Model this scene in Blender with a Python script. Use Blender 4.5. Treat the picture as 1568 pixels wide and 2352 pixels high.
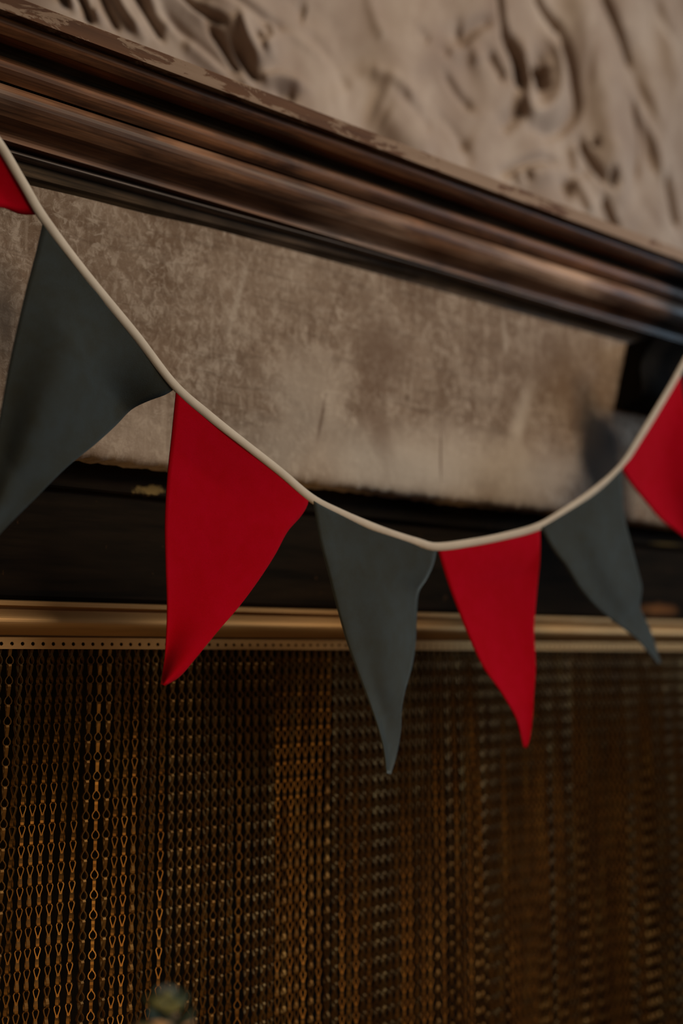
import bpy, bmesh, math, random
import numpy as np
from mathutils import Vector, Matrix

random.seed(7)
rng = np.random.default_rng(7)
scene = bpy.context.scene
for o in list(bpy.data.objects):
    bpy.data.objects.remove(o)
col = scene.collection

# ------------------------------------------------------------------ camera
# X runs along the chimney breast (to the right), Y into it, Z up.
CAM_Z = 0.85
F_PX, CX, CY = 2613.3, 784.0, 1176.0          # 40 mm lens on a 36 mm high frame
PITCH, YAW = math.radians(7.07), math.radians(50.69)
Fh = np.array([math.cos(YAW), math.sin(YAW), 0.0])
CR = np.array([math.sin(YAW), -math.cos(YAW), 0.0])
CF = Fh * math.cos(PITCH) + np.array([0, 0, 1.0]) * math.sin(PITCH)
CU = -Fh * math.sin(PITCH) + np.array([0, 0, 1.0]) * math.cos(PITCH)
cam_d = bpy.data.cameras.new('camera')
cam = bpy.data.objects.new('camera', cam_d)
col.objects.link(cam)
cam_d.sensor_fit = 'VERTICAL'
cam_d.sensor_height = 36.0
cam_d.sensor_width = 24.0
cam_d.lens = 40.0
cam_d.clip_start = 0.01
cam_d.dof.use_dof = True
cam_d.dof.focus_distance = 1.04
cam_d.dof.aperture_fstop = 2.0
m = Matrix.Identity(4)
for i in range(3):
    m[i][0], m[i][1], m[i][2] = CR[i], CU[i], -CF[i]
m[2][3] = CAM_Z
cam.matrix_world = m
scene.camera = cam

# ------------------------------------------------------------------ light and exposure
scene.view_settings.view_transform = 'Standard'
scene.view_settings.look = 'None'
scene.view_settings.gamma = 1.0
scene.view_settings.use_curve_mapping = False
scene.view_settings.exposure = 0.12

world = bpy.data.worlds.new('room_ambient')
scene.world = world
world.use_nodes = True
wb = world.node_tree.nodes['Background']
wb.inputs[0].default_value = (1.0, 0.86, 0.72, 1)
wb.inputs[1].default_value = 0.085


def area(name, loc, target, size, power, color, spread=180):
    d = bpy.data.lights.new(name, 'AREA')
    d.shape = 'RECTANGLE'
    d.size, d.size_y = size
    d.energy = power
    d.color = color
    d.spread = math.radians(spread)
    o = bpy.data.objects.new(name, d)
    col.objects.link(o)
    o.location = loc
    v = Vector(target) - Vector(loc)
    o.rotation_euler = v.to_track_quat('-Z', 'Y').to_euler()
    return o


area('key_light', (1.9, -1.2, 2.9), (1.0, 1.0, 1.75), (1.3, 1.0), 12.0, (1.0, 0.88, 0.71), 80)  # unseen key light, narrowed and aimed high so the lower chain stays dim
area('side_window_daylight', (3.6, -0.5, 1.9), (0.9, 0.9, 1.25), (0.7, 1.1), 10.5, (0.55, 0.77, 1.0), 100)
area('warm_table_lamp', (0.05, 0.25, 0.33), (0.58, 1.0, 0.40), (0.2, 0.2), 1.35, (1.0, 0.64, 0.28), 80)

# ------------------------------------------------------------------ helpers


def W(px, py, Y):
    """World point on the vertical plane at depth Y that stands where the photograph shows (px, py)."""
    d = CR * (px - CX) + CU * (CY - py) + CF * F_PX
    q = d * (Y / d[1])
    q[2] += CAM_Z
    return q


def tag(o, label=None, cat=None, group=None, kind=None):
    if label:
        o['label'] = label
    if cat:
        o['category'] = cat
    if group:
        o['group'] = group
    if kind:
        o['kind'] = kind
    return o


def empty(name, loc=(0, 0, 0)):
    o = bpy.data.objects.new(name, None)
    o.empty_display_size = 0.05
    col.objects.link(o)
    o.location = loc
    return o


def link(name, me, mat=None, parent=None, smooth=False):
    o = bpy.data.objects.new(name, me)
    col.objects.link(o)
    if mat and not me.materials:
        me.materials.append(mat)
    if smooth:
        me.shade_smooth()
    if parent:
        o.parent = parent
        o.matrix_parent_inverse = Matrix.Translation(-Vector(parent.location))
    return o


def mesh_from(name, verts, faces):
    me = bpy.data.meshes.new(name)
    me.from_pydata([tuple(map(float, v)) for v in verts], [], faces)
    me.update()
    return me


def box_bm(bm, x0, x1, y0, y1, z0, z1):
    vs = [bm.verts.new((x, y, z)) for z in (z0, z1) for y in (y0, y1) for x in (x0, x1)]
    for f in ((0, 2, 3, 1), (4, 5, 7, 6), (0, 1, 5, 4), (2, 6, 7, 3), (0, 4, 6, 2), (1, 3, 7, 5)):
        bm.faces.new([vs[i] for i in f])


def box(name, x0, x1, y0, y1, z0, z1, mat, parent=None, bevel=0.0):
    bm = bmesh.new()
    box_bm(bm, x0, x1, y0, y1, z0, z1)
    if bevel:
        bmesh.ops.bevel(bm, geom=bm.edges[:], offset=bevel, segments=2, affect='EDGES')
    me = bpy.data.meshes.new(name)
    bm.to_mesh(me)
    bm.free()
    return link(name, me, mat, parent)


def catmull(pts, n):
    """n samples along a Catmull-Rom curve, evenly spread by length."""
    p = np.array(pts, float)
    e = np.vstack([2 * p[0] - p[1], p, 2 * p[-1] - p[-2]])
    out = []
    for i in range(1, len(e) - 2):
        a, b, c, d = e[i - 1], e[i], e[i + 1], e[i + 2]
        for t in np.linspace(0, 1, 12, endpoint=False):
            out.append(0.5 * ((2 * b) + (c - a) * t + (2 * a - 5 * b + 4 * c - d) * t * t + (3 * b - a - 3 * c + d) * t ** 3))
    out.append(e[-2])
    return resample(np.array(out), n)


def resample(p, n):
    p = np.array(p, float)
    s = np.concatenate([[0], np.cumsum(np.linalg.norm(np.diff(p, axis=0), axis=1))])
    t = np.linspace(0, s[-1], n)
    return np.stack([np.interp(t, s, p[:, k]) for k in range(p.shape[1])], 1)


# ------------------------------------------------------------------ materials


class Mat:
    def __init__(self, name, rough=0.7, metal=0.0, spec=0.4):
        self.m = bpy.data.materials.new(name)
        self.m.use_nodes = True
        self.nt = self.m.node_tree
        self.b = self.nt.nodes['Principled BSDF']
        self.b.inputs['Roughness'].default_value = rough
        self.b.inputs['Metallic'].default_value = metal
        self.b.inputs['Specular IOR Level'].default_value = spec
        self._pos = None

    def n(self, kind, **kw):
        nd = self.nt.nodes.new(kind)
        for k, v in kw.items():
            setattr(nd, k, v)
        return nd

    def l(self, a, b):
        self.nt.links.new(a, b)

    def pos(self):
        if not self._pos:
            self._pos = self.n('ShaderNodeNewGeometry').outputs['Position']
        return self._pos

    def coords(self, scale=(1, 1, 1), loc=(0, 0, 0), rot=(0, 0, 0), src=None):
        mp = self.n('ShaderNodeMapping')
        mp.inputs['Scale'].default_value = scale
        mp.inputs['Location'].default_value = loc
        mp.inputs['Rotation'].default_value = rot
        self.l(src or self.pos(), mp.inputs['Vector'])
        return mp.outputs['Vector']

    def noise(self, vec, scale=5, detail=4, rough=0.6, dist=0.0):
        t = self.n('ShaderNodeTexNoise')
        t.inputs['Scale'].default_value = scale
        t.inputs['Detail'].default_value = detail
        t.inputs['Roughness'].default_value = rough
        t.inputs['Distortion'].default_value = dist
        self.l(vec, t.inputs['Vector'])
        return t.outputs['Fac']

    def ramp(self, fac, stops):
        r = self.n('ShaderNodeValToRGB')
        e = r.color_ramp.elements
        while len(e) < len(stops):
            e.new(0.5)
        for i, (p, c) in enumerate(stops):
            e[i].position = p
            e[i].color = (c, c, c, 1) if isinstance(c, (int, float)) else (*c, 1)
        self.l(fac, r.inputs['Fac'])
        return r.outputs['Color']

    def mix(self, fac, a, b, mode='MIX'):
        x = self.n('ShaderNodeMix', data_type='RGBA', blend_type=mode)
        x.clamp_factor = True
        for i, v in ((0, fac), (6, a), (7, b)):
            if isinstance(v, (int, float)):
                x.inputs[i].default_value = v
            elif isinstance(v, tuple):
                x.inputs[i].default_value = (*v, 1)
            else:
                self.l(v, x.inputs[i])
        return x.outputs[2]

    def math(self, op, a, b=None, c=None):
        x = self.n('ShaderNodeMath', operation=op)
        for i, v in enumerate((a, b, c)):
            if v is None:
                continue
            if isinstance(v, (int, float)):
                x.inputs[i].default_value = v
            else:
                self.l(v, x.inputs[i])
        return x.outputs[0]

    def blob(self, center, radii, rot=0.0, wobble=0.25, wscale=14, soft=(0.6, 1.15)):
        """1 inside a ragged ellipse on the XZ plane, 0 outside: a patch with its own outline."""
        mp = self.n('ShaderNodeVectorMath', operation='SUBTRACT')
        self.l(self.pos(), mp.inputs[0])
        mp.inputs[1].default_value = (center[0], 0, center[2])
        v = self.coords((1, 0, 1), rot=(0, rot, 0), src=mp.outputs[0])
        v = self.coords((1 / radii[0], 0, 1 / radii[1]), src=v)
        ln = self.n('ShaderNodeVectorMath', operation='LENGTH')
        self.l(v, ln.inputs[0])
        nz = self.noise(self.pos(), wscale, 4, 0.6)
        d = self.math('ADD', ln.outputs['Value'], self.math('MULTIPLY', self.math('SUBTRACT', nz, 0.5), wobble * 4))
        return self.ramp(d, [(soft[0] / 2, 1.0), (soft[1] / 2, 0.0)]) if False else self.ramp(self.math('MULTIPLY', d, 0.5), [(soft[0] / 2, 1.0), (soft[1] / 2, 0.0)])

    def color(self, c):
        if isinstance(c, tuple):
            self.b.inputs['Base Color'].default_value = (*c, 1)
        else:
            self.l(c, self.b.inputs['Base Color'])
        return self

    def rough(self, c):
        self.l(c, self.b.inputs['Roughness'])
        return self

    def bump(self, h, strength=0.3, dist=0.002):
        b = self.n('ShaderNodeBump')
        b.inputs['Strength'].default_value = strength
        b.inputs['Distance'].default_value = dist
        self.l(h, b.inputs['Height'])
        self.l(b.outputs['Normal'], self.b.inputs['Normal'])
        return self


def felt(name, base, lift, sheen=0.12, tint=None):
    M = Mat(name, 0.95, spec=0.03)
    w = M.noise(M.coords((1, 1, 1)), 1300, 2, 0.6)
    fz = M.noise(M.coords((1, 1, 1)), 55, 4, 0.6)
    c = M.mix(M.ramp(fz, [(0.35, 0.0), (0.75, 0.5)]), base, lift)
    c = M.mix(M.ramp(w, [(0.3, 0.30), (0.7, 0.0)]), c, tuple(v * 0.55 for v in base))
    M.color(c)
    M.bump(w, 0.35, 0.0006)
    M.b.inputs['Sheen Weight'].default_value = sheen
    M.b.inputs['Sheen Roughness'].default_value = 0.5
    M.b.inputs['Sheen Tint'].default_value = (*(tint or [min(1, v * 2 + 0.1) for v in lift]), 1)
    return M.m


M_RED = felt('red_felt', (0.38, 0.0004, 0.006), (0.45, 0.001, 0.015))
M_GREEN = felt('dark_green_felt', (0.036, 0.035, 0.026), (0.046, 0.055, 0.056), 0.30, (0.35, 0.46, 0.55))

M = Mat('cream_cotton_tape', 0.9, spec=0.15)
w = M.noise(M.pos(), 1500, 2, 0.5)
w2 = M.noise(M.pos(), 60, 3, 0.5)
M.color(M.mix(M.ramp(w2, [(0.3, 0.0), (0.8, 1.0)]), (0.57, 0.455, 0.34), (0.48, 0.38, 0.285)))
M.bump(w, 0.3, 0.0005)
M_TAPE = M.m


def wood(name, dark, mid, light, wear, wear_amt, rough, seed, end_dark=True, spec=0.24):
    M = Mat(name, rough, spec=spec)
    s1 = M.noise(M.coords((5.5, 48, 36), (seed, 0, 0)), 1.0, 6, 0.64, 1.1)
    s2 = M.noise(M.coords((5, 260, 230), (seed * 2.1, 0, 0)), 1.0, 4, 0.65)
    big = M.noise(M.coords((3.2, 9, 14), (seed * 3.3, 0, 0)), 1.0, 3, 0.55, 0.3)
    c = M.ramp(s1, [(0.30, dark), (0.52, mid), (0.74, light)])
    c = M.mix(M.ramp(s2, [(0.42, 0.55), (0.58, 0.0)]), c, tuple(v * 0.4 for v in dark))
    wr = M.math('MULTIPLY', M.ramp(big, [(0.47, 0.0), (0.66, 1.0)]), M.ramp(s1, [(0.36, 0.25), (0.62, 1.0)]))
    c = M.mix(M.math('MULTIPLY', wr, wear_amt), c, wear)
    blot = M.noise(M.coords((6, 20, 22), (seed * 1.7, 0, 0)), 1.0, 4, 0.6, 0.5)
    c = M.mix(M.ramp(blot, [(0.36, 0.75), (0.52, 0.0)]), c, tuple(v * 0.7 for v in dark))
    if end_dark:  # near-black ragged patch over the right end of the mouldings
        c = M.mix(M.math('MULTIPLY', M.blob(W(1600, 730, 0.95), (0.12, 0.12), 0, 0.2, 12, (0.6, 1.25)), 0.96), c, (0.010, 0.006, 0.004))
    M.color(c)
    M.rough(M.ramp(s1, [(0.2, rough - 0.1), (0.8, rough + 0.12)]))
    M.bump(M.math('ADD', s1, M.math('MULTIPLY', s2, 0.5)), 0.25, 0.0012)
    return M


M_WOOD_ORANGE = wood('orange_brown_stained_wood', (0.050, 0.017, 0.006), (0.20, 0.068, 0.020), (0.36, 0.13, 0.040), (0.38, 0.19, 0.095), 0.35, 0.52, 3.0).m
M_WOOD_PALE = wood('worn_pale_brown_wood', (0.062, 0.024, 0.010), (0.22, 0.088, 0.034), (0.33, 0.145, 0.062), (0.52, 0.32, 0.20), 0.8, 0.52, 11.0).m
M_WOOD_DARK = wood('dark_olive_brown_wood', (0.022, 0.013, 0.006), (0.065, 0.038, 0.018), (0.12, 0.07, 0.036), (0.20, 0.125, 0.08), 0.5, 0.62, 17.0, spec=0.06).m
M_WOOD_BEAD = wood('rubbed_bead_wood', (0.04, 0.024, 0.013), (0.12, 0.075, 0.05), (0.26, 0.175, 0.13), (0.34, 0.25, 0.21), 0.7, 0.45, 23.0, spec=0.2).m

# fascia: flaking tan paint over dark wood
M = Mat('flaking_tan_paint_on_wood', 0.75, spec=0.15)
s1 = M.noise(M.coords((3, 50, 60), (5, 0, 0)), 1.0, 4, 0.6)
flake = M.noise(M.coords((18, 50, 62), (2, 0, 0)), 1.0, 6, 0.68, 0.5)
bigp = M.noise(M.coords((4.5, 3, 8), (9.4, 0, 0)), 1.0, 2, 0.5)
under = M.ramp(s1, [(0.3, (0.055, 0.022, 0.010)), (0.7, (0.16, 0.068, 0.03))])
paint = M.mix(M.ramp(s1, [(0.3, 0.0), (0.7, 1.0)]), (0.20, 0.118, 0.070), (0.28, 0.178, 0.115))
k = M.ramp(M.math('ADD', M.math('MULTIPLY', flake, 0.6), M.math('MULTIPLY', bigp, 0.55)), [(0.545, 0.0), (0.565, 1.0)])
M.color(M.mix(k, under, paint))
M.bump(M.math('ADD', k, M.math('MULTIPLY', s1, 0.3)), 0.4, 0.001)
M_FASCIA = M.m

# frieze: rubbed, scratched limewash over brown plaster
M = Mat('rubbed_limewash_plaster', 0.75, spec=0.14)
fine = M.noise(M.coords((120, 60, 85), rot=(0, math.radians(-15), 0)), 1.0, 8, 0.74, 0.7)
mott = M.noise(M.coords((8, 5, 8), (3, 0, 0)), 1.0, 5, 0.6, 0.6)
mott2 = M.noise(M.coords((22, 5, 17), (8, 0, 2)), 1.0, 5, 0.65, 0.9)
strk = M.noise(M.coords((70, 10, 6), (1, 0, 4), (0, math.radians(6), 0)), 1.0, 6, 0.65, 0.25)
hor = M.noise(M.coords((10, 10, 130), (1, 0, 4), (0, math.radians(-7), 0)), 1.0, 5, 0.7, 0.4)
scr = M.noise(M.coords((34, 10, 90), (7, 0, 1), (0, math.radians(34), 0)), 1.0, 6, 0.7, 1.4)
c = M.mix(M.ramp(mott, [(0.34, 0.0), (0.66, 1.0)]), (0.150, 0.086, 0.047), (0.245, 0.160, 0.102))
LT = (0.40, 0.295, 0.21)
c = M.mix(M.ramp(mott2, [(0.50, 0.0), (0.62, 0.38)]), c, LT)
c = M.mix(M.math('MULTIPLY', M.ramp(fine, [(0.49, 0.0), (0.58, 0.85)]), M.ramp(mott2, [(0.36, 0.25), (0.6, 1.0)])), c, LT)
c = M.mix(M.ramp(strk, [(0.54, 0.0), (0.68, 0.55)]), c, (0.36, 0.26, 0.18))
c = M.mix(M.ramp(hor, [(0.36, 0.35), (0.48, 0.0)]), c, (0.10, 0.056, 0.030))
c = M.mix(M.ramp(scr, [(0.60, 0.0), (0.66, 0.55)]), c, (0.44, 0.335, 0.245))
c = M.mix(M.ramp(fine, [(0.32, 0.7), (0.42, 0.0)]), c, (0.095, 0.052, 0.028))


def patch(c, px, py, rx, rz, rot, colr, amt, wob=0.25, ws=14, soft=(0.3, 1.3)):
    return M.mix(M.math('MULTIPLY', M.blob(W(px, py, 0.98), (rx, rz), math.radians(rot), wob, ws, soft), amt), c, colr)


PALE = (0.50, 0.39, 0.29)
c = patch(c, 960, 1065, 0.30, 0.050, 3, PALE, 0.80, 0.30, 13)
c = patch(c, 715, 890, 0.055, 0.050, 10, PALE, 0.50, 0.35, 18)
c = patch(c, 310, 1010, 0.10, 0.05, 0, PALE, 0.35, 0.35, 22)
c = patch(c, 1195, 960, 0.014, 0.060, -22, PALE, 0.75, 0.20, 30)
c = patch(c, 1160, 770, 0.005, 0.030, 5, PALE, 0.45, 0.20, 40)
c = patch(c, 545, 690, 0.004, 0.045, -16, PALE, 0.40, 0.20, 40)
c = patch(c, 880, 800, 0.045, 0.045, 20, (0.150, 0.085, 0.048), 0.7, 0.30, 16)
c = patch(c, 860, 960, 0.020, 0.055, 25, (0.165, 0.095, 0.055), 0.6, 0.30, 20)
c = patch(c, 1290, 860, 0.11, 0.070, 0, (0.140, 0.080, 0.045), 0.55, 0.30, 12)
c = patch(c, 1012, 1040, 0.0018, 0.040, 0, (0.12, 0.062, 0.030), 0.8, 0.10, 60, (0.5, 1.1))
c = patch(c, 738, 960, 0.003, 0.030, -12, (0.13, 0.070, 0.038), 0.7, 0.20, 60)
c = patch(c, 935, 915, 0.004, 0.005, 0, (0.09, 0.045, 0.02), 0.8, 0.2, 60)
c = patch(c, 1388, 1075, 0.052, 0.115, 22, (0.022, 0.015, 0.010), 0.97, 0.22, 13, (0.6, 1.15))  # large near-black ragged patch, lower right of the frieze
c = patch(c, 10, 740, 0.022, 0.06, 10, (0.05, 0.036, 0.026), 0.75, 0.3, 20, (0.2, 1.3))
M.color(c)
M.bump(M.math('ADD', fine, M.math('MULTIPLY', scr, 0.9)), 0.5, 0.0014)
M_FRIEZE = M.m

# lintel: sooty black timber
M = Mat('sooty_black_timber', 0.9, spec=0.03)
s1 = M.noise(M.coords((6, 40, 60)), 1.0, 5, 0.65)
sp = M.noise(M.coords((45, 30, 40), (4, 0, 0)), 1.0, 4, 0.7)
c = M.ramp(s1, [(0.35, (0.006, 0.0045, 0.003)), (0.75, (0.017, 0.0105, 0.006))])
c = M.mix(M.ramp(sp, [(0.66, 0.0), (0.76, 0.8)]), c, (0.06, 0.028, 0.012))
p = W(352, 1124, 1.0)
c = M.mix(M.math('MULTIPLY', M.blob(p, (0.026, 0.007), 0.05, 0.5, 60, (0.5, 0.9)), 0.9), c, (0.20, 0.13, 0.045))
p = W(1540, 1249, 1.0)
c = M.mix(M.math('MULTIPLY', M.blob(p, (0.045, 0.0022), 0.02, 0.2, 40, (0.5, 1.1)), 0.8), c, (0.11, 0.07, 0.022))
p = W(1530, 1400, 1.0)
c = M.mix(M.math('MULTIPLY', M.blob(p, (0.05, 0.010), 0.0, 0.3, 30, (0.3, 1.2)), 0.8), c, (0.16, 0.065, 0.022))
M.color(c)
M.bump(s1, 0.3, 0.002)
M_LINTEL = M.m

M = Mat('sooty_firebrick', 0.95, spec=0.1)
c = M.ramp(M.noise(M.pos(), 14, 5, 0.6), [(0.3, (0.003, 0.0025, 0.002)), (0.7, (0.010, 0.007, 0.005))])
M.color(c)
M_SOOT = M.m

# brass
M = Mat('tarnished_brass_rail', 0.55, 0.85, 0.4)
t = M.noise(M.coords((4, 20, 40)), 1.0, 5, 0.6)
M.color(M.ramp(t, [(0.3, (0.31, 0.165, 0.062)), (0.7, (0.41, 0.235, 0.095))]))
M.rough(M.ramp(t, [(0.3, 0.50), (0.7, 0.64)]))
M_BRASS = M.m
M = Mat('brass_chain_metal', 0.5, 0.85, 0.3)
t = M.noise(M.coords((60, 10, 9)), 1.0, 3, 0.6)
M.color(M.ramp(t, [(0.3, (0.085, 0.038, 0.009)), (0.55, (0.135, 0.066, 0.017)), (0.75, (0.18, 0.104, 0.031))]))
M_CHAIN = M.m

# wrinkled backdrop
M = Mat('wrinkled_brown_sheet', 0.8, spec=0.2)
a = M.noise(M.coords((7, 5, 5)), 1.0, 5, 0.6, 0.6)
b2 = M.noise(M.coords((30, 20, 18), (3, 0, 0)), 1.0, 4, 0.6)
c = M.ramp(a, [(0.3, (0.25, 0.172, 0.128)), (0.5, (0.32, 0.235, 0.178)), (0.7, (0.42, 0.322, 0.25))])
c = M.mix(M.ramp(b2, [(0.35, 0.35), (0.6, 0.0)]), c, (0.23, 0.15, 0.105))
M.color(c)
M_BACK = M.m

M = Mat('dim_plaster_wall', 0.9, spec=0.2)
M.color(M.ramp(M.noise(M.pos(), 6, 5, 0.6), [(0.3, (0.15, 0.11, 0.08)), (0.7, (0.22, 0.165, 0.12))]))
M_WALL = M.m
M = Mat('worn_floor_boards', 0.6, spec=0.3)
M.color(M.ramp(M.noise(M.coords((2, 30, 1)), 1.0, 5, 0.6), [(0.3, (0.05, 0.028, 0.015)), (0.7, (0.11, 0.065, 0.036))]))
M_FLOOR = M.m
M = Mat('hearth_slate', 0.7, spec=0.3)
M.color(M.ramp(M.noise(M.pos(), 12, 5, 0.6), [(0.3, (0.02, 0.019, 0.018)), (0.7, (0.045, 0.042, 0.04))]))
M_SLATE = M.m

# ------------------------------------------------------------------ room shell
XL, XR = -0.55, 2.25            # chimney piece ends
LINTEL_Y = 1.012
WALL_Y = 1.27
FR_Y = 0.98
z_of = lambda py, Y, px=784: W(px, py, Y)[2]

o = box('floor', -3.0, 5.0, -3.0, WALL_Y + 0.6, -0.06, 0.0, M_FLOOR)
tag(o, 'dark worn wooden floor in front of the fireplace', 'floor', kind='structure')
# back wall with the fireplace opening left open
bm = bmesh.new()
SHELF_TOP = float(z_of(272, 0.900))
box_bm(bm, -3.0, XL + 0.12, WALL_Y, WALL_Y + 0.12, 0.0, 3.2)
box_bm(bm, XR - 0.12, 5.0, WALL_Y, WALL_Y + 0.12, 0.0, 3.2)
box_bm(bm, XL + 0.12, XR - 0.12, WALL_Y, WALL_Y + 0.12, CAM_Z + 0.2, 3.2)
me = bpy.data.meshes.new('wall_back')
bm.to_mesh(me)
bm.free()
tag(link('wall_back', me, M_WALL), 'dim brown plaster wall behind the fireplace', 'wall', kind='structure')

# ------------------------------------------------------------------ fireplace surround
fire = empty('fireplace_surround', (0.85, 1.1, 0.0))
tag(fire, 'fireplace surround with worn wooden mantel mouldings, limewashed frieze and black timber lintel', 'fireplace')


def extrude(name, prof, mat, x0=XL, x1=XR, back=1.05, nx=2, parent=fire, wob=0.0, sag=0.0, sag_all=True):
    """Run a (Y, Z) moulding profile along X; closed behind at depth `back`."""
    pr = list(prof) + [(back, prof[-1][1]), (back, prof[0][1])]
    xs = np.linspace(x0, x1, nx)
    verts, faces = [], []
    n = len(pr)
    for x in xs:
        g_ = max(0.0, min(1.0, (1.0 - x) / 0.6))
        for k, (y, z) in enumerate(pr):
            s_ = sag * g_ * (1.0 if sag_all or 0 < k < n - 1 else 0.0)
            verts.append((x, y, z - s_ - (wob * math.sin(x * 37) * math.sin(x * 91 + 1) if k == n - 3 or k == n - 2 else 0.0)))
    for i in range(len(xs) - 1):
        for k in range(n):
            a, b = i * n + k, i * n + (k + 1) % n
            faces.append((a, b, b + n, a + n))
    faces.append(tuple(range(n))[::-1])
    faces.append(tuple(range((len(xs) - 1) * n, len(xs) * n)))
    me = mesh_from(name, verts, faces)
    bm = bmesh.new()
    bm.from_mesh(me)
    bmesh.ops.recalc_face_normals(bm, faces=bm.faces[:])
    bm.to_mesh(me)
    bm.free()
    return link(name, me, mat, parent)


def prof(pts):
    """[(py at px=784, Y)] -> [(Y, Z)]"""
    return [(Y, float(z_of(py, Y))) for py, Y in pts]


def arc(p0, p1, bulge, n=7):
    """Profile points between p0 and p1, bowed by `bulge` towards the room (negative Y)."""
    out = []
    for i in range(n + 1):
        t = i / n
        out.append((p0[0] + (p1[0] - p0[0]) * t - bulge * math.sin(math.pi * t), p0[1] + (p1[1] - p0[1]) * t))
    return out


def pz(py, Y):
    return (Y, float(z_of(py, Y)))


o = extrude('shelf_board', [(0.904, SHELF_TOP), (0.900, SHELF_TOP - 0.003)] + [pz(310, 0.900), pz(312, 0.902)], M_FASCIA, back=WALL_Y - 0.02)
tag(o, 'mantel shelf edge with flaking tan paint')
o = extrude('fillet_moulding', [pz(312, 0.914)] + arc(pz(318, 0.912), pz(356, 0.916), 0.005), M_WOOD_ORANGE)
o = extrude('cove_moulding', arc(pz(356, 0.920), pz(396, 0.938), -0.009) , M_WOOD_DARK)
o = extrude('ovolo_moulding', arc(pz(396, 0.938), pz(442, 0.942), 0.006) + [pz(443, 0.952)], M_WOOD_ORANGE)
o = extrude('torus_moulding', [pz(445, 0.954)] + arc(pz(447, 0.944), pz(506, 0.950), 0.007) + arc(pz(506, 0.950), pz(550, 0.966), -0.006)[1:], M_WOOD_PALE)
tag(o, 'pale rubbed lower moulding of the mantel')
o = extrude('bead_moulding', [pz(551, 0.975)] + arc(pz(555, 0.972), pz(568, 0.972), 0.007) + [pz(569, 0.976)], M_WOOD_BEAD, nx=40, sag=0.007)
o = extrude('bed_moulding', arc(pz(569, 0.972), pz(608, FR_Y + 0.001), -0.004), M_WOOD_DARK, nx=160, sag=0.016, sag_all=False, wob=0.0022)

# frieze slab with a crumbled lower edge
FZ0, FZ1 = float(z_of(1119, FR_Y)), float(z_of(606, FR_Y))
nx, nz = 700, 40
xs = np.linspace(XL, XR, nx)
jag = np.zeros(nx)
for fr, am in ((14, 0.0004), (60, 0.0004), (160, 0.0005), (330, 0.0005)):
    ph = rng.uniform(0, 6.28, 4)
    jag += am * (np.sin(xs * fr + ph[0]) + 0.6 * np.sin(xs * fr * 1.73 + ph[1]))
verts, faces = [], []
for j in range(nz + 1):
    t = j / nz
    for i in range(nx):
        z = FZ1 + (FZ0 + jag[i] - FZ1) * t
        y = FR_Y + (0.004 * max(0, (t - 0.96) / 0.04) ** 2) + 0.0005 * math.sin(xs[i] * 31 + z * 47) * math.sin(z * 60 + xs[i] * 9)
        verts.append((xs[i], y, z))
for j in range(nz):
    for i in range(nx - 1):
        a = j * nx + i
        faces.append((a, a + nx, a + nx + 1, a + 1))
base = len(verts)
for i in range(nx):
    verts.append((xs[i], 1.08, FZ0 + jag[i]))
for i in range(nx - 1):
    a = nz * nx + i
    faces.append((a, base + i, base + i + 1, a + 1))
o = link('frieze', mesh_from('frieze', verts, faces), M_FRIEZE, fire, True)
tag(o, 'scratched pale brown limewashed frieze below the mantel')

# lintel: two stepped black timbers behind the frieze edge
LZ0 = float(z_of(1400, LINTEL_Y))
zs = float(z_of(1185, LINTEL_Y))
o = extrude('upper_lintel_timber', [(LINTEL_Y - 0.004, FZ0 + 0.01), (LINTEL_Y - 0.004, zs + 0.002), (LINTEL_Y - 0.002, zs)], M_LINTEL, back=1.12)
tag(o, 'sooty black timber under the frieze')
o = extrude('lower_lintel_timber', [(LINTEL_Y + 0.003, zs), (LINTEL_Y + 0.003, LZ0 + 0.004), (LINTEL_Y + 0.006, LZ0)], M_LINTEL, back=1.12)
# jambs and firebox lining beyond the curtain
for x0, x1 in ((XL, 0.02), (2.03, XR)):
    box('jamb', x0, x1, LINTEL_Y, WALL_Y, 0.02, LZ0, M_LINTEL, fire, 0.004)
box('firebox_back', 0.0, 2.05, 1.36, 1.38, 0.02, 1.05, M_SOOT, fire)
box('firebox_side', 0.0, 0.02, WALL_Y, 1.36, 0.02, 1.05, M_SOOT, fire)
box('firebox_side', 2.03, 2.05, WALL_Y, 1.36, 0.02, 1.05, M_SOOT, fire)
box('firebox_top', 0.0, 2.05, 1.12, 1.36, LZ0 + 0.03, LZ0 + 0.05, M_SOOT, fire)
box('hearth_slab', XL, XR, 0.82, 1.38, 0.0, 0.02, M_SLATE, fire, 0.004)

# corbel: dark scrolled bracket under the mantel at the right
cp0, cp1 = W(1440, 830, 0.955), W(1548, 830, 0.955)
cz0 = float(W(1455, 935, 0.955)[2])
cz1 = float(z_of(600, 0.972))
M = Mat('blackened_corbel_wood', 0.95, spec=0.02)
M.color(M.ramp(M.noise(M.coords((40, 40, 12)), 1.0, 4, 0.6), [(0.3, (0.006, 0.005, 0.004)), (0.7, (0.016, 0.012, 0.009))]))
M_CORBEL = M.m
hh = cz1 - cz0
pr = []
for i in range(17):
    t = i / 16
    y = FR_Y - 0.052 + 0.022 * t + 0.012 * math.sin(t * math.pi * 1.6) + (0.03 * ((t - 0.8) / 0.2) ** 2 if t > 0.8 else 0)
    pr.append((min(y, FR_Y - 0.001), cz1 - hh * t))
o = extrude('corbel', pr, M_CORBEL, float(cp0[0]), float(cp1[0]), back=FR_Y + 0.01)
for v in o.data.vertices:                      # the bracket leans in towards its foot
    v.co.x += 0.035 * (v.co.z - cz0) / hh + (0.012 if v.co.x > cp0[0] + 0.02 else 0.0)
tag(o, 'small blackened scroll bracket under the mantel')

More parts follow.
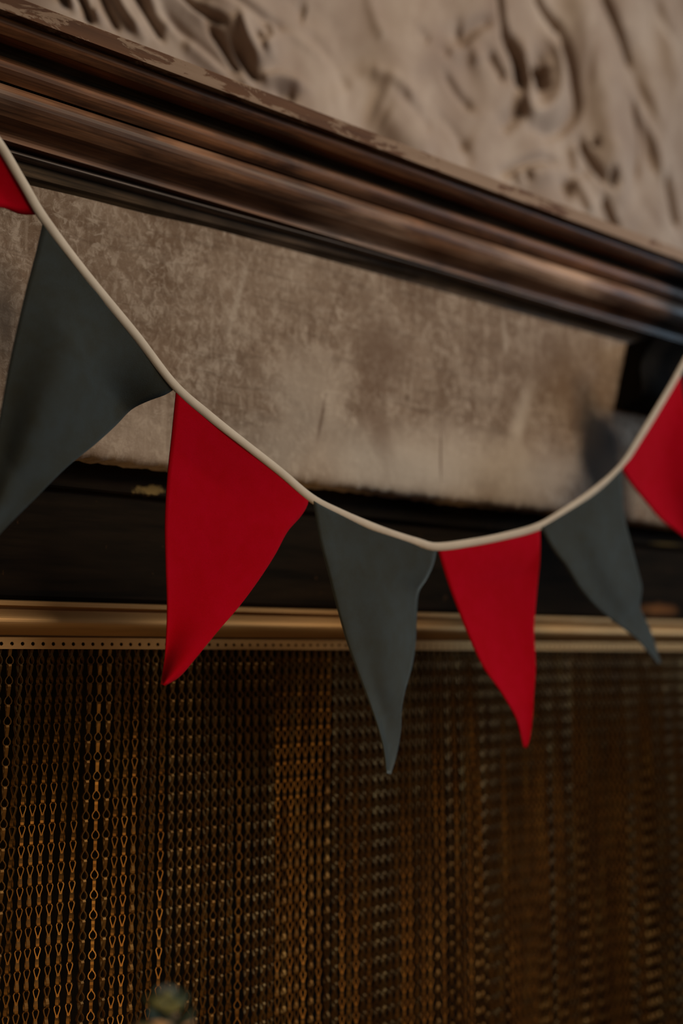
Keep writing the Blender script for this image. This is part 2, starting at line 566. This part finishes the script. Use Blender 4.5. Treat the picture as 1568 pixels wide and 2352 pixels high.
# ------------------------------------------------------------------ wrinkled backdrop above the mantel
BY = 1.215
gx0, gx1, gz0, gz1 = 0.25, 2.35, SHELF_TOP + 0.0015, SHELF_TOP + 0.95
dx = 0.0028
gx = np.arange(gx0, gx1, dx)
gz = np.arange(gz0, gz1, dx)
GX, GZ = np.meshgrid(gx, gz)
H = np.zeros_like(GX)


def stroke(pts, width, amp):
    q = catmull(pts, 26)
    ww = [W(a, b, BY) for a, b in q]
    P = np.array([(v[0], v[2]) for v in ww])
    sc = width * 0.00062 * 1.5
    pad = sc * 3.2
    ix = np.where((gx > P[:, 0].min() - pad) & (gx < P[:, 0].max() + pad))[0]
    iz = np.where((gz > P[:, 1].min() - pad) & (gz < P[:, 1].max() + pad))[0]
    if not len(ix) or not len(iz):
        return
    sx, sz = GX[np.ix_(iz, ix)], GZ[np.ix_(iz, ix)]
    d2 = np.full(sx.shape, 1e9)
    tt = np.zeros(sx.shape)
    for k in range(len(P) - 1):
        a, b = P[k], P[k + 1]
        ab = b - a
        L = ab @ ab + 1e-12
        t = np.clip(((sx - a[0]) * ab[0] + (sz - a[1]) * ab[1]) / L, 0, 1)
        e = (sx - a[0] - t * ab[0]) ** 2 + (sz - a[1] - t * ab[1]) ** 2
        mk = e < d2
        d2 = np.where(mk, e, d2)
        tt = np.where(mk, (k + t) / (len(P) - 1), tt)
    fade = np.clip(np.minimum(tt, 1 - tt) * 5 + 0.35, 0, 1)
    H[np.ix_(iz, ix)] += amp * 0.001 * fade * np.exp(-d2 / (sc * sc))


# creases (negative) and ridges (positive): widths in photograph pixels, heights in mm
for pts, wd, am in [
    # broad soft folds
    ([(1030, 40), (1070, 150), (1090, 260)], 40, -9), ([(1320, -40), (1360, 120), (1400, 300), (1420, 480)], 46, 16), ([(1440, 60), (1470, 200), (1500, 400)], 34, -12),
    ([(1230, 300), (1300, 330), (1340, 420)], 40, -9), ([(860, 230), (940, 310), (1000, 360)], 60, 9), ([(960, 150), (1020, 230), (1090, 330)], 40, -8),
    ([(1520, -40), (1545, 150), (1590, 420)], 40, 12), ([(640, -30), (720, 80), (800, 200)], 70, -7), ([(480, -20), (560, 60), (640, 150)], 50, 10),
    # the knotted fold at the right
    ([(1160, 80), (1186, 135), (1198, 200)], 14, -30), ([(1238, 140), (1242, 195)], 22, -46),
    ([(1142, -30), (1150, 35), (1160, 90)], 9, -12), ([(1225, -30), (1245, 10), (1284, 62)], 11, -16),
    ([(1284, 62), (1308, 130), (1322, 200), (1326, 240), (1305, 272), (1266, 294), (1222, 294)], 13, -15),
    ([(1205, 110), (1216, 180), (1212, 240), (1232, 262), (1268, 250), (1290, 200), (1282, 130), (1250, 80)], 15, 13),
    ([(1198, 240), (1176, 266), (1152, 285)], 15, -13),
    ([(1019, 160), (1050, 205), (1086, 246)], 11, -9), ([(1052, 50), (1060, 85), (1092, 60), (1130, 48)], 12, -10),
    ([(1120, 120), (1146, 165), (1160, 178)], 13, -12), ([(1030, 120), (1080, 110), (1100, 150)], 18, 8),
    # long hanging folds, far right
    ([(1380, -40), (1410, 30), (1440, 105), (1452, 150)], 12, -14), ([(1452, 150), (1490, 250), (1516, 330)], 16, -6),
    ([(1345, -30), (1372, 60), (1400, 160), (1410, 230)], 30, 10), ([(1440, 190), (1468, 260), (1500, 320), (1525, 420)], 16, 10),
    ([(1449, 220), (1466, 320), (1458, 420)], 10, -7), ([(1529, 395), (1541, 450), (1554, 520)], 12, -15),
    ([(1500, -20), (1530, 60), (1568, 140), (1610, 260)], 16, -9), ([(1420, 330), (1425, 440), (1470, 520)], 36, 8),
    # lower tangle over the shelf
    ([(1149, 392), (1209, 371), (1250, 363), (1288, 366)], 10, -13), ([(1180, 395), (1230, 402), (1270, 400)], 20, 10),
    ([(1334, 315), (1352, 355), (1366, 384), (1390, 424)], 11, -13), ([(1366, 320), (1368, 336)], 9, -13),
    ([(1398, 412), (1412, 420)], 15, -22), ([(1290, 432), (1304, 424), (1300, 450)], 15, -18),
    ([(1384, 455), (1398, 490), (1420, 530)], 11, -15), ([(1322, 400), (1344, 450), (1362, 490)], 15, 10),
    ([(1205, 395), (1216, 412)], 9, -9), ([(1322, 330), (1330, 390)], 13, 8),
    # faint slanting folds, centre
    ([(914, 226), (950, 265), (990, 306)], 13, -6), ([(1000, 250), (1046, 300), (1070, 350)], 14, -7),
    ([(850, 160), (905, 190), (960, 240)], 15, 6), ([(960, 70), (985, 95)], 14, -6), ([(1010, 100), (1030, 125)], 10, -5),
    ([(880, 270), (930, 330), (985, 350)], 30, 6), ([(1060, 310), (1075, 350), (1060, 380)], 18, -6),
    ([(845, -20), (870, 60), (890, 90)], 16, 5), ([(700, 20), (760, 60), (800, 150)], 30, -4),
    # limb and strands, top left
    ([(340, -40), (430, 24), (520, 66), (600, 112), (632, 140)], 20, 15), ([(398, -25), (438, 20), (478, 50), (520, 74)], 6, -16),
    ([(478, 66), (505, 100), (530, 138), (548, 160)], 6, -17), ([(540, 112), (562, 146), (586, 180)], 7, -17),
    ([(590, 86), (600, 110)], 8, -13), ([(618, 60), (634, 100), (616, 142)], 10, 11), ([(560, 64), (574, 110), (604, 154)], 8, 10),
    ([(600, 188), (650, 186), (700, 202)], 10, 13), ([(630, 212), (676, 222)], 9, -9), ([(360, 30), (430, 84), (500, 140), (548, 186)], 8, -10),
    ([(420, 96), (500, 158), (590, 207)], 14, 11), ([(168, -30), (190, 10), (206, 52)], 5, -15), ([(156, -20), (176, 28)], 6, 12),
    ([(196, -30), (218, 24), (236, 58)], 6, 12), ([(224, -30), (244, 20), (268, 66)], 5, -13), ([(206, -10), (222, 34)], 4, -9),
    ([(262, -30), (290, 30), (330, 86)], 8, 12), ([(300, -30), (330, 24), (372, 92)], 6, -12), ([(680, 10), (700, 25)], 16, -9),
    ([(130, -20), (158, 14)], 6, -10), ([(330, -30), (362, 30), (400, 80)], 8, 9), ([(500, -30), (590, 36), (660, 62)], 9, -11),
    ([(446, -30), (520, 30), (590, 66)], 12, 10), ([(700, 60), (760, 130), (800, 210)], 14, -5),
]:
    stroke(pts, wd, am)
# small random crumples everywhere
for _ in range(60):
    x, z = rng.uniform(gx0, gx1), rng.uniform(gz0, gz1)
    th, L = rng.normal(-0.9, 0.5), rng.uniform(0.03, 0.14)
    wv = rng.uniform(0.008, 0.02)
    u = (GX - x) * math.cos(th) + (GZ - z) * math.sin(th)
    v = -(GX - x) * math.sin(th) + (GZ - z) * math.cos(th)
    H += rng.normal(0, 0.0022) * np.exp(-(u / L) ** 2 - (v / wv) ** 2)
for k in range(14):
    fx, fz, ph = rng.normal(18, 22), rng.normal(8, 12), rng.uniform(0, 6.28)
    H += 0.0016 * np.sin(GX * fx + GZ * fz + ph)
H = np.clip(H * 1.4, -0.05, 0.06)
nzr, nxr = GX.shape
verts = np.stack([GX - 0.62 * H, BY - 0.78 * H, GZ], -1).reshape(-1, 3)
idx = np.arange(nzr * nxr).reshape(nzr, nxr)
fcs = np.stack([idx[:-1, :-1], idx[:-1, 1:], idx[1:, 1:], idx[1:, :-1]], -1).reshape(-1, 4)
me = bpy.data.meshes.new('wrinkled_backdrop')
me.vertices.add(len(verts))
me.vertices.foreach_set('co', verts.ravel())
me.loops.add(fcs.size)
me.loops.foreach_set('vertex_index', fcs.ravel())
me.polygons.add(len(fcs))
me.polygons.foreach_set('loop_start', np.arange(0, fcs.size, 4))
me.update(calc_edges=True)
me.validate()
o = link('wrinkled_backdrop', me, M_BACK, None, True)
tag(o, 'wrinkled brown sheet with deep creases standing behind the mantel shelf', 'backdrop')

# ------------------------------------------------------------------ chain curtain
cur = empty('chain_curtain', (1.0, 1.0, float(z_of(1495, 1.0))))
tag(cur, 'brass chain link fire curtain hanging from a perforated brass rail', 'chain curtain')
CXL, CXR = 0.06, 2.0
ry = lambda py, Y: (Y, float(W(200, py, Y)[2]))
rail_front = 0.992
o = extrude('rail_lip', [ry(1383, 1.000), ry(1385, 0.998), ry(1395, 0.998), ry(1397, 1.001)], M_BRASS, CXL, CXR, 1.016, parent=cur)
o = extrude('rail', [ry(1397, 1.004), ry(1403, 1.004)] + arc(ry(1404, 1.000), ry(1460, 1.000), 0.010, 14) + [ry(1461, 1.005), ry(1465, 1.005)], M_BRASS, CXL, CXR, 1.016, parent=cur)
for pp in o.data.polygons:
    pp.use_smooth = False
# perforated flange: one cell per strand, each with a round hole
PITCH_X, PITCH_Z = 0.01015, 0.0183
NS = int((CXR - CXL) / PITCH_X)
FY = 1.001
fz1, fz0 = ry(1465, FY)[1], ry(1491, FY)[1]
hz = ry(1479.5, FY)[1]
verts, faces = [], []
NH = 16
for s in range(NS):
    x0 = CXL + s * PITCH_X
    xc = x0 + PITCH_X / 2
    hw = PITCH_X / 2
    zu, zd = fz1 - hz, fz0 - hz
    rim = [(hw, 0), (hw, zu / 2), (hw, zu), (hw / 2, zu), (0, zu), (-hw / 2, zu), (-hw, zu), (-hw, zu / 2), (-hw, 0), (-hw, zd / 2), (-hw, zd), (-hw / 2, zd), (0, zd), (hw / 2, zd), (hw, zd), (hw, zd / 2)]
    for yy in (FY, FY + 0.0012):
        for k in range(NH):
            a = 2 * math.pi * k / NH
            verts.append((xc + 0.0018 * math.cos(a), yy, hz + 0.0018 * math.sin(a)))
        for px_, pz_ in rim:
            verts.append((xc + px_, yy, hz + pz_))
    b0 = s * NH * 4
    for k in range(NH):
        k2 = (k + 1) % NH
        faces.append((b0 + k, b0 + NH + k, b0 + NH + k2, b0 + k2))
        faces.append((b0 + 2 * NH + k2, b0 + 3 * NH + k2, b0 + 3 * NH + k, b0 + 2 * NH + k))
        faces.append((b0 + k2, b0 + 2 * NH + k2, b0 + 2 * NH + k, b0 + k))
o = link('perforated_flange', mesh_from('perforated_flange', verts, faces), M_BRASS, cur)
tag(o, 'thin brass strip pierced by a row of round holes')


def ribbon(path, ax, wdt=0.0030, thk=0.0008, closed=True):
    """Flat metal strip bent along a 2D path; ax 'x' bends in the XZ plane, 'y' in the YZ plane."""
    p = np.array(path)
    n = len(p)
    V, Fc = [], []
    for i in range(n):
        t = p[(i + 1) % n] - p[i - 1] if closed else p[min(i + 1, n - 1)] - p[max(i - 1, 0)]
        nr = np.array([-t[1], t[0]])
        nr = nr / (np.linalg.norm(nr) + 1e-9)
        for sg, sw in ((-1, -1), (1, -1), (1, 1), (-1, 1)):
            q = p[i] + nr * sg * thk / 2
            V.append((q[0], sw * wdt / 2, q[1]) if ax == 'x' else (sw * wdt / 2, q[0], q[1]))
    m_ = n if closed else n - 1
    for i in range(m_):
        j = (i + 1) % n
        for k in range(4):
            k2 = (k + 1) % 4
            Fc.append((i * 4 + k, i * 4 + k2, j * 4 + k2, j * 4 + k))
    return V, Fc


mm = 0.001
# upper eye: wide at the top, narrowing to the neck; lower eye: round, turned a quarter
up_path = [(0, 0.6), (1.9, 0.0), (2.7, -1.6), (2.2, -4.2), (1.2, -7.2), (0.35, -10.2), (-0.35, -10.2), (-1.2, -7.2), (-2.2, -4.2), (-2.7, -1.6), (-1.9, 0.0)]
lo_path = [(0.3, -8.0), (0.9, -10.2), (2.6, -12.4), (3.4, -14.6), (2.9, -16.8), (1.4, -18.2), (0, -18.6), (-1.4, -18.2), (-2.9, -16.8), (-3.4, -14.6), (-2.6, -12.4), (-0.9, -10.2), (-0.3, -8.0)]
v1, f1 = ribbon([(a * mm, b * mm) for a, b in up_path], 'y')
v2, f2 = ribbon([(a * mm, b * mm) for a, b in lo_path], 'x')
LV = np.array(v1 + v2)
LF = np.array(f1 + [tuple(i + len(v1) for i in f) for f in f2])
link_me = mesh_from('chain_link', LV, [tuple(map(int, f)) for f in LF])
link_me.materials.append(M_CHAIN)

ROWS = 43
Z_TOP = hz - 0.0006
first = int((0.405 - CXL) / PITCH_X)
NEAR = 15
ang_col = 0.0
angs = []
state = rng.uniform(-1, 1)
for s in range(NS):
    if rng.random() < 0.28:
        state = rng.uniform(-0.5, 1.2) if CXL + s * PITCH_X < 0.8 else rng.uniform(0.15, 0.65)
    angs.append(state + rng.normal(0, 0.10))
near0 = int((0.432 - CXL) / PITCH_X)
for k_, v_ in enumerate([-0.3, 0.75, 1.05, 1.0, 1.15, 1.0, 0.95, 1.1, -0.2, -0.35, -0.3, 0.8, 0.9, 1.1, 0.5, 0.3, 0.8, -0.1]):
    angs[near0 + k_] = v_ + rng.normal(0, 0.06)
for s in range(NS):
    x = CXL + (s + 0.5) * PITCH_X
    ybase = 1.0065 + 0.004 * math.sin(x * 17.0) + 0.002 * math.sin(x * 41 + 1)
    tw = rng.normal(0.012, 0.014)
    info = []
    for r_ in range(ROWS):
        t = min(1.0, r_ / 10)
        y = 1.0058 + (ybase - 1.0058) * t
        xx = x + 0.0012 * math.sin(x * 63) * t
        a = angs[s] * (0.45 + 0.55 * t) + tw * r_ + rng.normal(0, 0.04)
        info.append((xx, y, Z_TOP - r_ * PITCH_Z, a))
    near = first <= s < first + NEAR

    def xf(i):
        xx, y, z, a = i
        c_, s_ = math.cos(a), math.sin(a)
        Q = LV.copy()
        Q[:, 0] = LV[:, 0] * c_ - LV[:, 1] * s_ + xx
        Q[:, 1] = LV[:, 0] * s_ + LV[:, 1] * c_ + y
        Q[:, 2] += z
        return Q
    rows_in = info if not near else info[20:]
    V = np.vstack([xf(i) for i in rows_in])
    Fq = np.vstack([LF + k * len(LV) for k in range(len(rows_in))])
    me = mesh_from('chain_strand', V, Fq.tolist())
    st = link('chain_strand', me, M_CHAIN, cur)
    if near:
        for xx, y, z, a in info[:20]:
            lk = bpy.data.objects.new('chain_link', link_me)
            col.objects.link(lk)
            lk.parent = st
            lk.matrix_parent_inverse = Matrix.Identity(4)
            lk.matrix_basis = Matrix.Translation((xx, y, z)) @ Matrix.Rotation(a, 4, 'Z')

# ------------------------------------------------------------------ bunting
BUN_Y = 0.87
bun = empty('pennant_bunting', tuple(W(1000, 1255, BUN_Y)))
tag(bun, 'string of alternating red and dark green felt pennants on cream tape', 'bunting')
tape_px = [(-262, -70), (-170, 85), (-80, 240), (-8, 322), (51, 418), (103, 505), (210, 646), (310, 768), (400, 884), (480, 955), (570, 1026), (646, 1086),
           (716, 1145), (784, 1180), (884, 1221), (960, 1246), (1004, 1256), (1084, 1246), (1160, 1231), (1232, 1211), (1284, 1182), (1360, 1130), (1424, 1073),
           (1474, 997), (1534, 898), (1568, 838), (1620, 745), (1672, 660)]
tp = catmull(tape_px, 260)
# back onto the shelf edge at both ends
s_len = np.linspace(0, 1, len(tp))


def tape_y(s):
    e = 0.0
    if s < 0.09:
        e = (0.09 - s) / 0.09
    if s > 0.94:
        e = (s - 0.94) / 0.06
    return BUN_Y + 0.0275 * e * e * (3 - 2 * e)


T3 = np.array([W(a, b, tape_y(s)) for (a, b), s in zip(tp, s_len)])
# folded tape: rounded flat section, 8.6 mm tall, 2.6 mm thick
sec = [(-4.4, 0.0), (-4.25, 0.7), (0, 0.95), (4.25, 0.7), (4.4, 0.0), (4.25, -0.7), (0, -0.95), (-4.25, -0.7)]
verts, faces = [], []
for i in range(len(T3)):
    t = T3[min(i + 1, len(T3) - 1)] - T3[max(i - 1, 0)]
    t /= np.linalg.norm(t)
    nrm = np.array([0, -1.0, 0])
    side = np.cross(t, nrm)
    side /= np.linalg.norm(side)
    nrm = np.cross(side, t)
    tw = 0.05 * math.sin(i * 0.11) + 0.04 * math.sin(i * 0.37)
    wk = 1 + 0.03 * math.sin(i * 0.23)
    for a, b in sec:
        a2, b2_ = a * wk, b
        verts.append(T3[i] + (side * (a2 * math.cos(tw) - b2_ * math.sin(tw)) + nrm * (a2 * math.sin(tw) + b2_ * math.cos(tw))) * 0.001)
n = len(sec)
for i in range(len(T3) - 1):
    for k in range(n):
        a, b = i * n + k, i * n + (k + 1) % n
        faces.append((a, b, b + n, a + n))
faces.append(tuple(range(n)))
faces.append(tuple(range(len(verts) - n, len(verts)))[::-1])
me = mesh_from('tape', verts, faces)
bm = bmesh.new()
bm.from_mesh(me)
bmesh.ops.recalc_face_normals(bm, faces=bm.faces[:])
bm.to_mesh(me)
bm.free()
o = link('tape', me, M_TAPE, bun, True)
tag(o, 'cream cotton tape')


def tape_between(a, b, n):
    """Photograph points of the tape's centre from the spot nearest a to the spot nearest b."""
    ia = int(np.argmin(((tp - a) ** 2).sum(1)))
    ib = int(np.argmin(((tp - b) ** 2).sum(1)))
    return resample(tp[ia:ib + 1], n)


def pennant(label, mat, left, right, fold):
    NU, NV = 28, 60
    L, R = catmull(left, NV + 1), catmull(right, NV + 1)
    top = tape_between(L[0], R[0], NU + 1)
    nv = (NU + 1) * (NV + 1)
    verts = np.zeros((nv, 3))
    d0 = np.zeros((NV + 1, NU + 1))
    for j in range(NV + 1):
        t = j / NV
        for i in range(NU + 1):
            s = i / NU
            q = (1 - s) * L[j] + s * R[j] + (top[i] - ((1 - s) * L[0] + s * R[0])) * (1 - t) ** 4
            dy = fold(s, t) * min(1.0, t * 5)
            q3 = W(q[0], q[1], BUN_Y + dy)
            verts[j * (NU + 1) + i] = q3
    fc = []
    for j in range(NV):
        for i in range(NU):
            a = j * (NU + 1) + i
            fc.append((a, a + NU + 1, a + NU + 2, a + 1))
    me = mesh_from('pennant', verts, fc)
    o = link('pennant', me, mat, bun, True)
    md = o.modifiers.new('cloth_thickness', 'SOLIDIFY')
    md.thickness = 0.0013
    md.offset = 0.0
    tag(o, label)
    return o


S = math.sin
PI = math.pi
g = lambda x, c, w: math.exp(-((x - c) / w) ** 2)
pennant('red felt pennant', M_RED, [(-236, -20), (-262, 150), (-300, 320), (-330, 500), (-352, 640), (-356, 660)],
        [(84, 500), (40, 497), (0, 480), (-50, 478), (-110, 500), (-180, 545), (-260, 610), (-350, 662)], lambda s, t: 0.012 * S(t * 4 + s * 2))
pennant('dark green felt pennant', M_GREEN, [(93, 512), (78, 585), (58, 665), (40, 745), (20, 840), (5, 925), (-18, 1060), (-42, 1180), (-60, 1285)],
        [(399, 900), (375, 915), (335, 928), (298, 946), (262, 982), (215, 1024), (150, 1076), (80, 1145), (0, 1225), (-52, 1290)],
        lambda s, t: -0.016 * g(s, 0.5, 0.26) * S(min(1, t * 1.5) * PI * 0.8) + 0.022 * g(s, 1.0, 0.3) * g(t, 0.2, 0.25) - 0.008 * t)
pennant('red felt pennant', M_RED, [(404, 896), (393, 1010), (384, 1100), (379, 1200), (381, 1300), (384, 1400), (379, 1500), (371, 1572)],
        [(712, 1146), (706, 1168), (690, 1192), (660, 1225), (632, 1275), (596, 1330), (550, 1392), (500, 1450), (450, 1510), (412, 1553), (378, 1574)],
        lambda s, t: 0.006 * S(s * 3.2 + t * 2.0) - 0.010 * t * t + 0.004 * S(t * 9 + s * 4) * t)
pennant('dark green felt pennant', M_GREEN, [(720, 1150), (735, 1240), (755, 1320), (775, 1400), (795, 1470), (820, 1540), (850, 1620), (870, 1680), (881, 1725), (887, 1776)],
        [(1004, 1258), (996, 1295), (980, 1330), (961, 1362), (956, 1420), (953, 1480), (945, 1530), (931, 1580), (922, 1625), (919, 1680), (909, 1735), (896, 1778)],
        lambda s, t: -0.006 * S(s * PI) * S(min(1, t * 1.3) * PI) + 0.024 * g(s, 1.08, 0.30) * g(t, 0.40, 0.24) + 0.014 * max(0, t - 0.66) * (0.6 + 3.0 * s) * 2.0 - 0.008 * g(s, 0, 0.22))
pennant('red felt pennant', M_RED, [(1006, 1258), (1030, 1340), (1060, 1420), (1085, 1480), (1112, 1536), (1152, 1592), (1185, 1650), (1197, 1695), (1202, 1717)],
        [(1241, 1208), (1240, 1280), (1232, 1360), (1226, 1440), (1228, 1500), (1229, 1540), (1225, 1600), (1223, 1640), (1217, 1690), (1209, 1718)],
        lambda s, t: 0.007 * S(s * 3.0 - 0.4) * S(t * PI) + 0.008 * S(t * 5.2) * t + 0.014 * max(0, t - 0.8) * 2)
pennant('dark green felt pennant', M_GREEN, [(1244, 1208), (1272, 1262), (1300, 1300), (1330, 1350), (1370, 1396), (1420, 1436), (1460, 1466), (1490, 1500), (1511, 1525)],
        [(1426, 1074), (1429, 1125), (1432, 1180), (1449, 1250), (1464, 1310), (1473, 1350), (1469, 1392), (1480, 1420), (1494, 1450), (1516, 1522)],
        lambda s, t: -0.012 * g(s, 0.45, 0.3) * S(min(1, t * 1.4) * PI) + 0.034 * max(0, t - 0.66) * (0.2 + 2.6 * s) - 0.014 * g(s, 0.0, 0.22) * g(t, 0.3, 0.3))
pennant('red felt pennant', M_RED, [(1428, 1070), (1450, 1108), (1490, 1160), (1520, 1195), (1568, 1232), (1610, 1275), (1650, 1330), (1672, 1370)],
        [(1562, 850), (1566, 900), (1580, 980), (1600, 1080), (1628, 1180), (1655, 1280), (1677, 1368)],
        lambda s, t: 0.008 * S(s * 3.4 + t * 3))
pennant('dark green felt pennant', M_GREEN, [(1564, 846), (1592, 900), (1640, 960), (1700, 1020), (1752, 1080), (1756, 1085)],
        [(1664, 674), (1676, 750), (1700, 860), (1735, 980), (1760, 1083)], lambda s, t: 0.006 * S(s * 3 + t * 2))

# ------------------------------------------------------------------ blurred plant in the foreground
PD = 0.70                                     # distance from the lens


def R_at(px, py, dist):
    d = CR * (px - CX) / F_PX + CU * (CY - py) / F_PX + CF
    q = d * dist
    q[2] += CAM_Z
    return q


tip = R_at(385, 2262, PD)
leaf_m = []
for nm, a, b in (('sage_green_leaf', (0.075, 0.092, 0.045), (0.125, 0.145, 0.085)), ('blush_petal', (0.26, 0.17, 0.105), (0.32, 0.23, 0.16)), ('silver_green_leaf', (0.16, 0.155, 0.115), (0.24, 0.225, 0.18))):
    M = Mat(nm, 0.7, spec=0.25)
    M.color(M.ramp(M.noise(M.pos(), 90, 3, 0.6), [(0.35, a), (0.65, b)]))
    leaf_m.append(M.m)
M = Mat('grey_stoneware', 0.55, spec=0.4)
M.color(M.ramp(M.noise(M.pos(), 30, 4, 0.6), [(0.3, (0.12, 0.11, 0.095)), (0.7, (0.18, 0.165, 0.14))]))
M_VASE = M.m
px_, py_ = float(tip[0]), float(tip[1])
vase = None


def lathe(name, prof_, mat, parent, seg=24):
    V, Fc = [], []
    for r_, z in prof_:
        for k in range(seg):
            a = 2 * math.pi * k / seg
            V.append((px_ + r_ * math.cos(a), py_ + r_ * math.sin(a), z))
    for i in range(len(prof_) - 1):
        for k in range(seg):
            k2 = (k + 1) % seg
            Fc.append((i * seg + k, i * seg + k2, (i + 1) * seg + k2, (i + 1) * seg + k))
    Fc.append(tuple(range(seg))[::-1])
    return link(name, mesh_from(name, V, Fc), mat, parent, True)


vase = lathe('vase', [(0.055, 0.0), (0.07, 0.02), (0.075, 0.12), (0.06, 0.24), (0.032, 0.32), (0.036, 0.345), (0.031, 0.345), (0.027, 0.32), (0.05, 0.24)], M_VASE, None)
tag(vase, 'grey stoneware vase standing on the floor before the hearth', 'vase')
plant = empty('flowering_stem', (px_, py_, 0.06))
tag(plant, 'blurred sage green and blush flower head at the bottom edge', 'flower')
ztop = float(tip[2])
me = None
V, Fc = [], []
sg = 8
nst = 10
for i in range(nst + 1):
    t = i / nst
    for k in range(sg):
        a = 2 * math.pi * k / sg
        rr = 0.004 - 0.0015 * t
        V.append((px_ + 0.006 * math.sin(t * 4) * (1 - t) + rr * math.cos(a), py_ + rr * math.sin(a), 0.06 + (ztop - 0.012 - 0.06) * t))
for i in range(nst):
    for k in range(sg):
        k2 = (k + 1) % sg
        Fc.append((i * sg + k, i * sg + k2, (i + 1) * sg + k2, (i + 1) * sg + k))
link('stem', mesh_from('stem', V, Fc), leaf_m[0], plant, True)


def leaf(base, direc, length, width, mat, name, curl=0.3):
    d = Vector(direc).normalized()
    sd = d.cross(Vector((0, 0, 1)))
    if sd.length < 0.05:
        sd = Vector((1, 0, 0))
    sd.normalize()
    nn = sd.cross(d)
    V, Fc = [], []
    for i in range(9):
        t = i / 8
        w_ = width * (math.sin(math.pi * min(1, t * 0.93 + 0.05)) ** 0.75)
        c_ = Vector(base) + d * length * t + nn * (length * curl * t * t)
        for s in (-1, -0.5, 0, 0.5, 1):
            V.append(tuple(c_ + sd * w_ * s + nn * (abs(s) ** 2) * w_ * 0.35))
    for i in range(8):
        for k in range(4):
            a = i * 5 + k
            Fc.append((a, a + 1, a + 6, a + 5))
    o = link(name, mesh_from(name, V, Fc), mat, plant, True)
    md = o.modifiers.new('thickness', 'SOLIDIFY')
    md.thickness = 0.0008
    return o


random.seed(3)
for i in range(12):
    a = i * 2.4
    el = 0.35 + 0.9 * (i / 12)
    d = (math.cos(a) * math.cos(el), math.sin(a) * math.cos(el), math.sin(el))
    leaf((px_, py_, ztop - 0.018), d, 0.017, 0.0065, leaf_m[2] if i > 8 else leaf_m[0], 'petal', 0.25)
for i in range(9):
    a = i * 0.7 + 0.3
    leaf((px_, py_, ztop - 0.030), (math.cos(a), math.sin(a), 0.15 + 0.2 * (i % 3)), 0.021, 0.0075, leaf_m[i % 2], 'leaf', 0.2)
for i in range(6):
    a = i * 1.05
    leaf((px_, py_, ztop - 0.045), (math.cos(a), math.sin(a), 0.2), 0.024, 0.008, leaf_m[1 if i % 2 else 0], 'leaf', 0.15)
